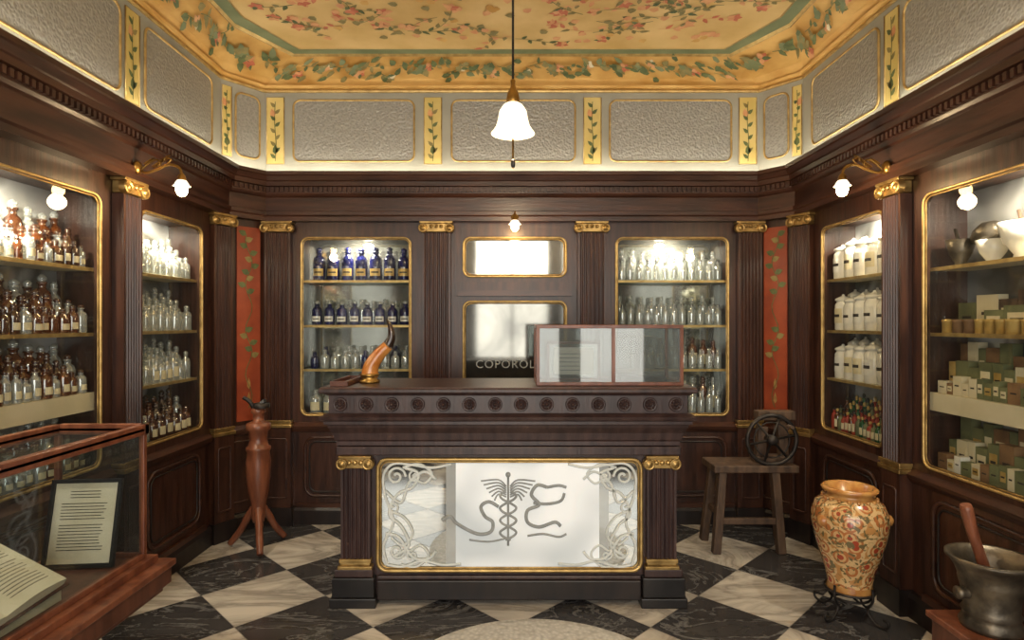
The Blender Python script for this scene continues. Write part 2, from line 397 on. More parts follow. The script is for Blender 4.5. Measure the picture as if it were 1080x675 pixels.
b=B(); sweep(b,PATH,[(0,0),(.03,0),(.03,.10),(.018,.12),(0,.125)],WOODB); b.finish('baseboard_all')
b=B(); sweep(b,PATH,[(0,.66),(.015,.665),(.03,.69),(.035,.705),(.02,.715),(.0,.73)],WOODH); b.finish('trim_chair_rail')
# pilasters
def pilaster(name,F,uc,wd,w=.05,z0=.14,zb=.70,zt=2.17,base=.06):
    h=wd/2; g=group(name,F(uc,0,0)); b=B()
    b.fbox(F,uc-h-.015,uc+h+.015,.001,w+.015,0,.13,WOODB); b.fbox(F,uc-h-.005,uc+h+.005,.001,w+.005,.13,zb,WOOD)
    ringm(b,F,uc-h+.025,uc+h-.025,.2,zb-.08,.012,w+.006,.006,WOODH)
    n=6; pts=[(uc-h,.001),(uc-h,w)]; m=.012; fw=(wd-2*m)/n
    for i in range(n):
        s0=uc-h+m+i*fw
        for k in range(6):
            t=k/5; pts.append((s0+fw*(.1+.8*t),w-.011*math.sin(pi*t)))
    pts+=[(uc+h,w),(uc+h,.001)]
    k=len(b.v)
    for z in (zb+.05,zt-.08):
        for a,q in pts: b.v.append(F(a,q,z))
    N=len(pts)
    for i in range(N-1): b.face([k+i,k+i+1,k+N+i+1,k+N+i],WOOD)
    b.finish('shaft',g)
    b=B()
    b.fbox(F,uc-h-.012,uc+h+.012,.001,w+.014,zb,zb+.022,GOLD); b.fbox(F,uc-h-.004,uc+h+.004,.001,w+.006,zb+.022,zb+.036,GOLD); b.fbox(F,uc-h-.01,uc+h+.01,.001,w+.011,zb+.036,zb+.052,GOLD)
    c=zt-.04
    b.fbox(F,uc-h-.018,uc+h+.018,.001,w+.022,zt-.016,zt,GOLD); b.fbox(F,uc-h,uc+h,.001,w+.01,zt-.075,zt-.016,GOLD)
    for sd in (-1,1):
        o=F(uc+sd*(h-.006),w-.01,c-.008); b.lathe([(.034,0),(.034,.03),(.030,.036),(.024,.03),(.020,.03),(.014,.038),(0,.04)],o,GOLD,axis=F.n,seg=14)
    for q in (-1,0,1): b.lathe([(.015,0),(.013,.01),(0,.016)],F(uc+q*.035,w+.008,c+.004),GOLD,axis=F.n,seg=8)
    b.finish('gilt_capital_and_base',g,bevel=.003)
for c,wd in ((-1.675,.185),(-.54,.2),(.57,.2),(1.70,.17)): pilaster('fluted_pilaster',FB,c,wd)
for s in (-1,1):
    pilaster('fluted_pilaster',FS(s),3.03,.15,w=.06)
    Fc=frame((s*1.955,3.985,0),(-s*.45,.89,0),(-s*.89,-.45,0)); pilaster('fluted_pilaster',Fc,0,.14,w=.05)
# orange painted panels
for s in (-1,1):
    F=FC(s); g=group('orange_ivy_panel',F(0,0,.78)); b=B()
    b.fbox(F,-.055,.115,.001,.012,.76,2.12,ORNG); b.finish('panel',g)
    b=B(); S=lambda x,y,F=F: F(x,.0145,y)
    pts=[(.03+.025*math.sin(k*.9),.85+k*.045) for k in range(28)]; stem(b,S,pts,.003,LEAF)
    for k,(x,z) in enumerate(pts[8:]): 
        if (k//5)%2==0 or k>12: leafp(b,S,x,z,pi/2+(1 if k%2 else -1)*1.2,.06,.05,LEAF if k%3 else LEAF2)
    for z in (.88,.98): leafp(b,S,.03,z,pi/2,.08,.03,GOLDF)
    b.finish('ivy',g)
# ---------------------------------------------------------------- cabinets
def cabinet(F,u0,u1,z0,z1,shelves,back,depth=.22,light=5,r=.05,glass=True):
    g=group('display_cabinet',F((u0+u1)/2,-depth/2,z0)); b=B(); a,c=u0-.015,u1+.015; zb,zt=z0-.015,z1+.015
    b.poly([F(a,-depth,zb),F(c,-depth,zb),F(c,-depth,zt),F(a,-depth,zt)],back)
    for p in ([F(a,0,zb),F(a,-depth,zb),F(a,-depth,zt),F(a,0,zt)],[F(c,0,zb),F(c,-depth,zb),F(c,-depth,zt),F(c,0,zt)],[F(a,0,zb),F(c,0,zb),F(c,-depth,zb),F(a,-depth,zb)],[F(a,0,zt),F(c,0,zt),F(c,-depth,zt),F(a,-depth,zt)]): b.poly(p,WOOD)
    b.finish('carcass',g)
    b=B()
    for z,kind in shelves:
        b.fbox(F,u0,u1,-depth+.004,-.035,z-.014,z,SHELFG if kind=='g' else CREAM)
        b.fbox(F,u0,u1,-.035,-.030,z-.016,z+.001,GOLDF if kind!='c' else CREAM)
        if kind=='c': b.fbox(F,u0,u1,-.034,-.028,z-.085,z+.0,CREAM)
    if shelves: b.finish('shelves',g)
    b=B(); ringm(b,F,u0,u1,z0,z1,r,.003,.0075,GOLDF); ringm(b,F,u0+.012,u1-.012,z0+.012,z1-.012,r-.01,-.002,.004,GOLD); b.finish('gilt_frame',g)
    if glass:
        b=B(); rpanel(b,F,u0,u1,z0,z1,r,-.008,SHEET); b.finish('glass_pane',g)
    if light:
        L=D.lights.new('cabinet_lamp','AREA'); L.energy=light; L.color=(1,.87,.68); L.shape='DISK'; L.size=.07
        o=D.objects.new('cabinet_lamp',L); COL.objects.link(o); o.location=F((u0+u1)/2,-.06,z1-.01)-g.location; o.parent=g
        dr=(Vector((0,0,-1))-F.n*.35).normalized(); o.rotation_mode='QUATERNION'
        zax=-dr; xax=F.u; yax=zax.cross(xax).normalized()
        o.rotation_quaternion=Matrix((xax,yax,zax)).transposed().to_quaternion()
    return g
SHB=[(1.11,'g'),(1.43,'g'),(1.755,'g')]
cabinet(FB,-1.52,-.73,CZ0,CZ1,SHB,MIRRORF,light=8); cabinet(FB,.75,1.56,CZ0,CZ1,SHB,MIRRORF,light=9)
SHS=[(1.10,'w'),(1.40,'w'),(1.72,'w')]; SHG=[(1.115,'c'),(1.40,'w'),(1.71,'w')]
for s in (-1,1):
    cabinet(FS(s),3.18,3.81,CZ0,CZ1-.01,SHS,MIRRORS,light=9); cabinet(FS(s),1.72,2.87,.76,CZ1,SHG,MIRRORS,light=20)
# centre mirrors
for (z0,z1,nm,mm) in ((1.78,2.06,'framed_wall_mirror',MIRRORF),(.80,1.60,'framed_wall_mirror',MIRRORD)):
    g=group(nm,FB(.02,0,z0)); b=B(); rpanel(b,FB,-.35,.39,z0,z1,.05,-.02,mm); b.finish('mirror_glass',g)
    b=B(); ringm(b,FB,-.35,.39,z0,z1,.05,.003,.0085,GOLDF); ringm(b,FB,-.337,.377,z0+.013,z1-.013,.045,0,.004,GOLD); b.finish('gilt_frame',g)
# lettering seen on the centre mirror
tc=D.curves.new('mirror_lettering','FONT'); tc.body='COPOROL'; tc.size=.082; tc.extrude=.001; tc.align_x='CENTER'; tc.space_character=1.15
to=D.objects.new('mirror_lettering',tc); COL.objects.link(to); to.location=(-.05,BY+.016,1.12); to.rotation_euler=(pi/2,0,0); tc.materials.append(ETCH)
# ---------------------------------------------------------------- bottles
def bottle(b,F,u,w,z,r,h,mat,stop=None,label=None,lh=.35,neck=.42,seg=12,strip=False):
    if isinstance(mat,(list,tuple)): mat=random.choice(mat)
    o=F(u,w,z+.001); st=stop or mat
    pr=[(0,0),(r*.96,0),(r,.02*h),(r,.60*h),(r*.86,.69*h),(r*neck,.76*h),(r*neck,.83*h),(r*(neck+.14),.84*h),(r*(neck+.14),.87*h),(r*.3,.875*h),(r*.5,.91*h),(r*.52,.95*h),(r*.2,h),(0,h)]
    b.lathe(pr,o,mat,seg=seg,mats=[mat]*8+[st]*5)
    if label and (label is not LABEL or random.random()<.75): lab(b,F,o,r,.14*h,(.14+lh)*h,label,strip)
def lab(b,F,o,r,z0,z1,mat,strip=False):
    rr=r*1.03; n=6
    def P(a,z,q=rr): return o+F.u*(q*math.sin(a))+F.n*(q*math.cos(a))+Vector((0,0,z))
    for i in range(n):
        a0=-.9+1.8*i/n; a1=-.9+1.8*(i+1)/n
        b.poly([P(a0,z0),P(a1,z0),P(a1,z1),P(a0,z1)],mat)
        if strip and 0<i<n-1:
            zz=(z0+z1)/2; hh=(z1-z0)
            b.poly([P(a0,zz-.1*hh,r*1.05),P(a1,zz-.1*hh,r*1.05),P(a1,zz+.1*hh,r*1.05),P(a0,zz+.1*hh,r*1.05)],INK)
def pjar(b,F,u,w,z,r,h):
    o=F(u,w,z+.001); b.lathe([(0,0),(r*.9,0),(r,.03*h),(r,.7*h),(r*.8,.77*h),(r*.8,.8*h),(r*1.0,.82*h),(r*.95,.87*h),(r*.4,.93*h),(r*.15,.95*h),(r*.2,.98*h),(0,h)],o,PORC,seg=14)
    lab(b,F,o,r,.2*h,.6*h,LABEL if random.random()<.3 else PORC,True)
def bowl(b,F,u,w,z,r,h,mat,rim=None):
    b.lathe([(0,0),(r*.45,0),(r*.4,h*.12),(r*.75,h*.45),(r,h),(r*.9,h),(r*.65,h*.5),(0,h*.2)],F(u,w,z+.001),mat,seg=20)
def row(b,F,u0,u1,w,z,fn,r0,r1,h0,h1,gap=.01,**k):
    u=u1-r1
    while u>u0+r0:
        r=random.uniform(r0,r1); 
        if u-r<u0: break
        fn(b,F,u,w+random.uniform(-.004,.004),z,r,random.uniform(h0,h1),**k); u-=r1+r+gap
# back-left: cobalt jars
b=B(); a,c=-1.50,-.75
row(b,FB,a,c,-.10,1.755,bottle,.043,.047,.235,.25,.012,mat=COBALT,stop=COBALT,label=GLABEL,lh=.22,strip=True)
row(b,FB,a,c,-.10,1.43,bottle,.036,.039,.17,.18,.016,mat=COBALT,stop=CLEAR,label=PORC,lh=.22,strip=True)
row(b,FB,a,c,-.17,1.43,bottle,.03,.034,.18,.2,.02,mat=CLEAR)
row(b,FB,a,c,-.09,1.11,bottle,.03,.034,.12,.15,.008,mat=(CLEAR,CLEAR,CLEAR,COBALT))
row(b,FB,a,c,-.16,1.11,bottle,.034,.038,.16,.17,.012,mat=(COBALT,CLEAR,CLEAR))
row(b,FB,a,c,-.10,CZ0,bottle,.034,.042,.16,.2,.014,mat=CLEAR,label=LABEL)
b.finish('cobalt_apothecary_jars')
b=B(); a,c=.77,1.54
for z,h in ((1.755,.18),(1.43,.17),(1.11,.17),(CZ0,.2)):
    row(b,FB,a,c,-.08,z,bottle,.024,.03,h*.8,h*.95,.006,mat=CLEAR,stop=SILVER if z>1.2 else CLEAR)
    row(b,FB,a,c,-.16,z,bottle,.03,.036,h*1.15,h*1.35,.008,mat=CLEAR if z>1.2 else (CLEAR,AMBER),label=LABEL if z<1.2 else None)
b.finish('clear_glass_vials')
# left wall
b=B()
for z in (CZ0,1.10,1.40,1.72):
    m=CLEAR if z>1 else (AMBER,BROWNG,CLEAR)
    row(b,FL,3.2,3.79,-.07,z,bottle,.024,.034,.11,.17,.005,mat=m,label=LABEL if z<1.2 else None)
    row(b,FL,3.2,3.79,-.13,z,bottle,.026,.034,.17,.21,.008,mat=m)
    row(b,FL,3.2,3.79,-.18,z,bottle,.028,.034,.22,.26,.012,mat=CLEAR if z>1 else (BROWNG,AMBER))
b.finish('laboratory_flasks')
b=B()
for z in (.76,1.115,1.40,1.71):
    up=z>1.2
    row(b,FL,1.75,2.85,-.06,z,bottle,.018,.027,.09,.14,.003,mat=(AMBER,BROWNG,CLEAR) if up else (CLEAR,CLEAR,AMBER),stop=BROWNG,label=LABEL,lh=.24)
    row(b,FL,1.75,2.85,-.115,z,bottle,.024,.034,.15,.2,.003,mat=(AMBER,BROWNG,CLEAR) if up else (CLEAR,BROWNG,AMBER),stop=BROWNG,label=LABEL,lh=.22)
    row(b,FL,1.75,2.85,-.177,z,bottle,.030,.038,.22,.275,.004,mat=(BROWNG,AMBER,CLEAR) if up else (AMBER,CLEAR,BROWNG),stop=CLEAR,label=LABEL,lh=.2)
b.finish('amber_medicine_bottles')
# right wall
b=B()
for z in (1.10,1.40,1.72):
    row(b,FR,3.2,3.79,-.09,z,pjar,.046,.054,.21,.24,.006); row(b,FR,3.22,3.79,-.17,z,pjar,.04,.045,.25,.27,.03)
b.finish('porcelain_apothecary_jars')
b=B()
for w in (-.06,-.10,-.14,-.18):
    u=3.21
    while u<3.78:
        m=random.choice((REDB,GREENG,AMBER,BGREY,GREENG,REDB)); bottle(b,FR,u,w,CZ0,.018,random.uniform(.10,.14)+(-.06-w)*.8,m,stop=random.choice((GLABEL,BLACK)),label=LABEL); u+=.038
b.finish('tincture_bottles')
b=B()
for (u,w,r,h,m,st) in ((1.84,-.11,.08,.10,BRONZE,1),(2.02,-.10,.085,.10,PORC,0),(2.22,-.11,.09,.115,PORC,1),(2.44,-.12,.098,.15,PORC,1),(2.62,-.13,.065,.10,PORC,0),(2.77,-.1,.06,.12,BRONZE,1)):
    bowl(b,FR,u,w,1.711,r,h,m)
    if st: b.tube([FR(u-.01,w,1.71+h*.45),FR(u+.06,w-.02,1.71+h+.06)],[.012,.007],m if m is BRONZE else RUST)
b.lathe([(.001,.0),(.04,.02),(.052,.06),(.042,.11),(.02,.15),(.001,.16)],FR(2.57,-.12,1.86),BRONZE,axis=(0,1,-.25),seg=16)
b.finish('pharmacy_mortars')
b=B()
def boxes(F,u0,u1,w,z,h0,h1,w0,w1,mats):
    u=u1
    while u>u0:
        q=random.uniform(w0,w1); h=random.uniform(h0,h1); m=random.choice(mats)
        if u-q<u0: break
        b.fbox(F,u-q,u,w-.045,w,z+.001,z+h,m)
        l=random.choice((LABEL,GLABEL,m,m)); b.fbox(F,u-q*.85,u-q*.15,w,w+.0015,z+h*.3,z+h*.75,l); b.fbox(F,u-q*.75,u-q*.25,w+.0015,w+.002,z+h*.48,z+h*.56,INK)
        u-=q+.003
boxes(FR,1.78,2.62,-.09,1.40,.09,.17,.08,.16,(BRN,REDD,BGREY,BRN)); boxes(FR,1.78,2.85,-.15,1.40,.14,.22,.07,.14,(BRN,REDD,BGREY,RUST,CREAM))
for z in (1.115,.76):
    boxes(FR,1.78,2.85,-.16,z,.19,.25,.04,.09,(BGREY,CREAM,BRN,REDD,BGREY)); boxes(FR,1.78,2.85,-.105,z,.12,.18,.04,.08,(BGREY,CREAM,BGREY,BRN,GLABEL,BGREY))
boxes(FR,1.78,2.85,-.052,.76,.05,.10,.03,.06,(BGREY,CREAM,REDB,BRN,BGREY,PORC,BRN))
boxes(FR,1.78,2.85,-.052,1.115,.05,.09,.03,.06,(BGREY,CREAM,BRN,BGREY))
b.finish('medicine_packets')
b=B()
u=2.83
for k in range(16): 
    r=random.uniform(.02,.03); b.lathe([(0,0),(r,0),(r,.05),(r*1.05,.052),(r*1.05,.062),(0,.064)],FR(u-r,-.07,1.401),random.choice((BRONZE,PORC,BRN,GLABEL)),seg=14); u-=2*r+.012
b.finish('ointment_tins')
# ---------------------------------------------------------------- counter
G=group('pharmacy_counter',(-.02,3.3,0)); 
b=B(); b.box(-.86,.82,3.085,3.50,.03,.84,CWOOD); b.box(-.69,.66,3.05,3.10,.03,.13,WOODB); b.box(-.69,.66,3.06,3.10,.13,.15,CWOOD)
for x0,x1 in ((-.925,-.69),(.655,.89)):
    b.box(x0,x1,3.02,3.52,0,.05,BLACK); b.box(x0+.01,x1-.01,3.03,3.51,.05,.15,BLACK); b.box(x0+.02,x1-.02,3.04,3.50,.15,.19,CWOOD)
b.box(-.90,.865,3.05,3.50,.77,.815,CWOOD)
b.finish('body',G,bevel=.005)
FCN=frame((0,3.085,0),(1,0,0),(0,-1,0))
b=B()
for xc in (-.80,.765):
    n=6; wd=.15; h=wd/2; w=.035; pts=[(xc-h,0),(xc-h,w)]; fw=(wd-.02)/n
    for i in range(n):
        s0=xc-h+.01+i*fw
        for k in range(6): t=k/5; pts.append((s0+fw*(.1+.8*t),w-.01*math.sin(pi*t)))
    pts+=[(xc+h,w),(xc+h,0)]; k=len(b.v); N=len(pts)
    for z in (.24,.71):
        for a,q in pts: b.v.append(FCN(a,q,z))
    for i in range(N-1): b.face([k+i,k+i+1,k+N+i+1,k+N+i],CWOOD)
b.finish('fluted_legs',G)
b=B()
for xc in (-.80,.765):
    h=.075; F=FCN
    b.fbox(F,xc-h-.012,xc+h+.012,0,.05,.19,.208,GOLD); b.fbox(F,xc-h,xc+h,0,.04,.208,.222,GOLD); b.fbox(F,xc-h-.006,xc+h+.006,0,.046,.222,.242,GOLD)
    b.fbox(F,xc-h-.008,xc+h+.008,0,.055,.756,.77,GOLD); b.fbox(F,xc-h,xc+h,0,.042,.705,.756,GOLD)
    for sd in (-1,1): b.lathe([(.03,0),(.03,.03),(.026,.035),(.02,.03),(.014,.036),(0,.038)],F(xc+sd*(h-.008),.02,.728),GOLD,axis=F.n,seg=14)
    for q in (-1,0,1): b.lathe([(.014,0),(.012,.01),(0,.014)],F(xc+q*.03,.042,.735),GOLD,axis=F.n,seg=8)
b.finish('gilt_mounts',G,bevel=.003)
CP=[(-.88,3.52),(-.88,3.08),(.84,3.08),(.84,3.52)]
b=B()
cprof=[(0,.80),(.005,.815),(.02,.82),(.02,.84),(.028,.85),(.034,.885),(.052,.915),(.056,.93),(.07,.935),(.07,.95),(.085,.958),(.09,.975),(.07,.985),(.05,.99),(.05,1.078),(.062,1.082),(.07,1.09),(.085,1.093),(.09,1.10),(.09,1.112),(.085,1.12),(0,1.12)]
sweep(b,CP[::-1],cprof,CWOOD,side=-1 if offpath(CP[::-1],.1,-1)[0].x>.84 else 1)
b.finish('cornice',G)
b=B(); b.box(-.965,.925,2.998,3.52,1.108,1.122,CWOOD); b.box(-.964,.924,2.996,3.0,1.112,1.1225,REDD); b.box(-.88,.84,3.5,3.52,.8,1.1,CWOOD); b.finish('counter_top',G)
b=B()
def rosette(o,n):
    b.lathe([(.036,0),(.036,.008),(.031,.014),(.027,.008),(0,.006)],o,CWOOD,axis=n,seg=18)
    b.lathe([(.012,.005),(.010,.017),(0,.022)],o,CWOOD,axis=n,seg=10)
    a,u,v=basis(n)
    for k in range(8):
        t=k*pi/4; b.lathe([(.008,.005),(.006,.014),(0,.017)],Vector(o)+(u*math.cos(t)+v*math.sin(t))*.02,CWOOD,axis=n,seg=6)
for k in range(14): rosette((-.87+k*(1.70/13),3.028,1.034),(0,-1,0))
for y in (3.14,3.27,3.40): rosette((-.93,y,1.034),(-1,0,0)); rosette((.89,y,1.034),(1,0,0))
b.finish('rosettes',G)
# counter front glass
x0,x1,z0,z1=-.69,.665,.172,.745
b=B(); ringm(b,FCN,x0,x1,z0,z1,.05,.012,.010,GOLDF,n=6); ringm(b,FCN,x0+.014,x1-.014,z0+.014,z1-.014,.04,.008,.005,GOLD,n=6); b.finish('panel_gilt_frame',G)
b=B(); rpanel(b,FCN,x0,x1,z0,z1,.05,.003,MIRROR); b.finish('panel_mirror',G)
b=B(); rect(b,FCN,-.29,.45,z0+.010,z1-.010,GLARE,.0045)  # reflection painted as a glowing pane, no lamp behind it
rect(b,FCN,-.34,-.29,z0+.010,z1-.010,FADE,.0045); rect(b,FCN,.45,.50,z0+.010,z1-.010,FADE,.0045); b.finish('panel_painted_reflection',G)
b=B()
def fl(pts,r,mat,w=.006,cl=False):
    P=smooth([FCN(x,w,z) for x,z in pts],6,cl); b.tube(P,r,mat,seg=5,closed=cl)
def spiral(cx,cz,r,t0,turns,dirn=1,r1=.2):
    n=14; return [(cx+r*(1-(1-r1)*k/n)*math.cos(t0+dirn*turns*2*pi*k/n),cz+r*(1-(1-r1)*k/n)*math.sin(t0+dirn*turns*2*pi*k/n)) for k in range(n+1)]
for s in (1,-1):
    ox=-.0125
    X=lambda x: ox+s*x
    M=lambda pts:[(X(x),z) for x,z in pts]
    fl(M([(-.63,.20),(-.65,.30),(-.60,.42),(-.64,.55),(-.65,.66),(-.60,.72),(-.50,.715),(-.40,.70),(-.30,.72)]),.008,FROST)
    fl(M([(-.63,.20),(-.55,.19),(-.45,.22),(-.35,.20),(-.25,.205)]),.008,FROST)
    fl(M([(-.60,.24),(-.52,.30),(-.56,.40),(-.62,.46),(-.58,.56),(-.50,.60),(-.47,.67),(-.54,.70)]),.008,FROST)
    fl(M([(-.64,.36),(-.57,.34),(-.50,.24),(-.42,.23),(-.38,.27)]),.008,FROST)
    fl(M([(-.64,.58),(-.56,.52),(-.52,.62),(-.44,.68),(-.38,.64)]),.008,FROST)
    fl(M([(-.62,.48),(-.54,.44),(-.50,.36),(-.55,.30),(-.61,.34)]),.007,FROST)
    fl(M([(-.55,.70),(-.47,.72),(-.40,.67),(-.44,.62),(-.50,.65)]),.007,FROST)
    fl(M([(-.56,.20),(-.48,.19),(-.42,.25),(-.46,.30),(-.51,.27)]),.007,FROST)
    fl(M(spiral(-.585,.655,.05,0,1.4)),.007,FROST); fl(M(spiral(-.58,.27,.045,1,1.4,-1)),.007,FROST)
    fl(M(spiral(-.49,.655,.03,2,1.2)),.006,FROST); fl(M(spiral(-.50,.25,.03,2,1.2)),.006,FROST); fl(M(spiral(-.60,.49,.03,2,1.2,-1)),.006,FROST)
# caduceus with flowing scrolls
cx=-.02
fl([(cx,.66),(cx,.30)],.006,ETCH); b.sphere(FCN(cx,.006,.665),.014,ETCH,seg=10,sc=1)
for s in (-1,1):
    for k in range(6): fl([(cx+s*.01,.605-.011*k),(cx+s*(.05),.638-.015*k),(cx+s*(.14-.014*k),.632-.020*k)],.0045,ETCH)
    fl([(cx+s*(.042*math.sin(k*pi/3+.3)),.58-.021*k) for k in range(13)],.0065,ETCH)
fl([(cx-.05,.50),(cx-.10,.525),(cx-.14,.50),(cx-.12,.45),(cx-.08,.42),(cx-.09,.37),(cx-.16,.36),(cx-.26,.41),(cx-.30,.45),(cx-.34,.43)],.010,ETCH)
fl([(cx+.20,.60),(cx+.15,.61),(cx+.12,.56),(cx+.16,.51),(cx+.10,.48),(cx+.10,.42),(cx+.16,.395),(cx+.24,.42),(cx+.27,.40)],.010,ETCH)
fl([(cx+.13,.52),(cx+.20,.515),(cx+.27,.53),(cx+.29,.57)],.008,ETCH); fl([(cx+.20,.60),(cx+.26,.61),(cx+.30,.60)],.008,ETCH)
fl([(cx+.1,.35),(cx+.18,.36),(cx+.26,.345),(cx+.3,.36)],.006,ETCH); fl([(cx-.2,.33),(cx-.1,.32),(cx,.34)],.005,ETCH)
b.finish('etched_ornament',G)
# ---------------------------------------------------------------- items on counter
T=1.1235
G=group('glass_display_case',(.5,3.25,T)); b=B()
x0,x1,y0,y1,z1=.125,.885,3.08,3.40,1.437
def bars(b,x0,x1,y0,y1,z0,z1,t,mat):
    for y in (y0,y1-t):
        b.box(x0,x1,y,y+t,z0,z0+t,mat); b.box(x0,x1,y,y+t,z1-t,z1,mat)
        for x in (x0,x1-t): b.box(x,x+t,y,y+t,z0+t,z1-t,mat)
    for x in (x0,x1-t):
        b.box(x,x+t,y0+t,y1-t,z0,z0+t,mat); b.box(x,x+t,y0+t,y1-t,z1-t,z1,mat)
bars(b,x0,x1,y0,y1,T,z1,.018,RED); b.box(.515,.533,y0,y0+.018,T+.018,z1-.018,RED)
b.box(x0+.018,x1-.018,y0+.01,y1-.01,T+.001,T+.012,WOODB); b.finish('wooden_frame',G,bevel=.002)
b=B(); b.box(x0+.01,x1-.01,y0+.008,y0+.010,T+.016,z1-.016,VGLASS); b.box(x0+.01,x1-.01,y1-.01,y1-.008,T+.016,z1-.016,VGLASS); b.box(x0+.008,x0+.01,y0+.02,y1-.02,T+.016,z1-.016,SHEET); b.box(x1-.01,x1-.008,y0+.02,y1-.02,T+.016,z1-.016,SHEET); b.box(x0+.018,x1-.018,y0+.018,y1-.018,z1-.008,z1-.006,SHEET); b.finish('glass_panes',G)
b=B(); bars(b,.19,.475,3.22,3.25,T+.013,1.345,.012,RED); b.box(.2,.465,3.232,3.236,T+.02,1.335,MIRRORD)
b.box(.225,.44,3.226,3.230,T+.045,1.315,PORC); ff=frame((0,3.225,0),(1,0,0),(0,-1,0))
for k in range(5): b.fbox(ff,.25,.41-.02*(k%2),0,.001,1.19+.022*k,1.194+.022*k,ETCH)
b.finish('inner_framed_glass',G)
b=B(); cx=.70; b.box(cx-.12,cx+.12,3.18,3.32,T+.012,T+.04,BLACK); b.lathe([(.02,0),(.01,.02),(.006,.04),(.006,.22),(.012,.23),(0,.25)],(cx,3.25,T+.04),SILVER,seg=12)
b.tube(smooth([(cx-.11,3.25,T+.235),(cx-.05,3.25,T+.25),(cx,3.25,T+.245),(cx+.05,3.25,T+.25),(cx+.11,3.25,T+.235)]),.005,SILVER)
for s in (-1,1):
    for q in (-1,1): b.tube([(cx+s*.11,3.25,T+.235),(cx+s*.11+q*.035,3.25,T+.085)],.0015,SILVER,seg=4)
    b.lathe([(0,0),(.03,.003),(.042,.014),(.040,.016),(0,.004)],(cx+s*.11,3.25,T+.07),SILVER,seg=16)
b.finish('apothecary_balance',G)
G=group('cow_horn',(-.75,3.25,T)); b=B()
P=smooth([(-.775,3.25,T+.035),(-.765,3.25,T+.09),(-.725,3.25,T+.15),(-.675,3.25,T+.20)],5); n=len(P)
b.tube(P,[.047-.017*i/(n-1) for i in range(n)],HORN,seg=14)
Q=smooth([(-.675,3.25,T+.20),(-.655,3.25,T+.25),(-.665,3.25,T+.31),(-.685,3.25,T+.345)],5); n=len(Q)
b.tube(Q,[.030-.027*i/(n-1) for i in range(n)],HORNT,seg=14); b.finish('horn',G)
b=B(); b.lathe([(0,0),(.055,0),(.055,.012),(.04,.02),(.048,.035),(.052,.045),(.046,.05),(0,.05)],(-.775,3.25,T),BRASS,seg=18); b.finish('brass_mount',G)
G=group('wooden_tray',(-.9,3.2,T)); b=B(); bars(b,-.93,-.84,3.05,3.40,T,T+.025,.012,REDD); b.box(-.92,-.85,3.06,3.39,T,T+.006,REDD); b.finish('tray',G)
# ---------------------------------------------------------------- pendant lamp
PX,PY=.005,3.07
G=group('pendant_lamp_or_added_fill',(PX,PY,2.3)); b=B()
b.tube([(PX,PY,3.255),(PX,PY,2.66)],.006,IRON,seg=8); b.lathe([(0,0),(.05,0),(.045,-.02),(.015,-.04),(0,-.04)],(PX,PY,3.255),BRASS,seg=20)
b.lathe([(.006,.10),(.014,.09),(.010,.07),(.016,.05),(.028,.03),(.034,0),(.034,-.02),(.03,-.03)],(PX,PY,2.60),BRASS,seg=18)
b.tube([(PX,PY,2.40),(PX,PY,2.24)],.006,BRASS,seg=6); b.lathe([(0,0),(.010,.01),(.012,.035),(.006,.05),(0,.05)],(PX,PY,2.24),BLACK,seg=12)
b.finish('stem',G)
b=B(); b.lathe([(.034,.155),(.05,.145),(.07,.115),(.078,.07),(.088,.035),(.112,0),(.109,-.001),(.084,.034),(.074,.07),(.066,.112),(.05,.14)],(PX,PY,2.42),OPAL,seg=32); b.finish('opal_glass_shade',G)
b=B(); b.sphere((PX,PY,2.47),.03,BULB); b.finish('bulb',G)
def point(name,loc,e,c=(1,.74,.44),r=.04):
    L=D.lights.new(name,'POINT'); L.energy=e; L.color=c; L.shadow_soft_size=r; o=D.objects.new(name,L); o.location=loc; COL.objects.link(o); return o
point('pendant_light_or_added_fill',(PX,PY,2.40),13)
# sconces
for s in (-1,1):
    Y=3.03; G=group('wall_sconce',(s*1.9,Y,2.1)); b=B(); X=lambda x:s*x
    b.lathe([(0,0),(.035,0),(.032,.01),(.012,.02),(0,.02)],(X(1.90),Y,2.235),BRASS,axis=(-s,0,0),seg=14)
    b.tube(smooth([(X(1.90),Y,2.235),(X(1.86),Y,2.21),(X(1.80),Y,2.225),(X(1.74),Y,2.25),(X(1.69),Y,2.235),(X(1.675),Y,2.20)]),.007,BRASS)
    b.tube(smooth([(X(1.88),Y,2.22),(X(1.84),Y,2.26),(X(1.80),Y,2.275),(X(1.785),Y,2.25),(X(1.80),Y,2.24)]),.005,BRASS)
    b.tube(smooth([(X(1.75),Y,2.25),(X(1.73),Y,2.275),(X(1.755),Y,2.285),(X(1.765),Y,2.27)]),.0045,BRASS)
    for q,(x,z) in enumerate(((1.86,2.25),(1.82,2.235),(1.78,2.265))):
        b.hexa([(X(x),Y-.015,z),(X(x),Y+.015,z),(X(x-.03),Y+.02,z+.02),(X(x-.03),Y-.02,z+.02),(X(x),Y-.012,z+.006),(X(x),Y+.012,z+.006),(X(x-.045),Y+.004,z+.035),(X(x-.045),Y-.004,z+.035)],BRASS)
    b.lathe([(.008,.04),(.016,.03),(.022,.01),(.022,0)],(X(1.675),Y,2.165),BRASS,seg=12); b.finish('bracket',G)
    b=B(); b.lathe([(.022,0),(.030,-.012),(.036,-.026),(.042,-.030),(.034,-.026),(.027,-.012)],(X(1.675),Y,2.17),OPAL,seg=18); b.finish('glass_shade',G)
    b=B(); b.sphere((X(1.675),Y,2.122),.028,BULB,sc=1.25); b.finish('bulb',G)
    point('wall_sconce_light',(X(1.675),Y-.01,2.06),8)
G=group('wall_sconce',(.02,4.2,2.1)); b=B()
b.lathe([(0,0),(.03,0),(.028,.01),(.01,.02),(0,.02)],(.02,4.24,2.20),BRASS,axis=(0,-1,0),seg=14)
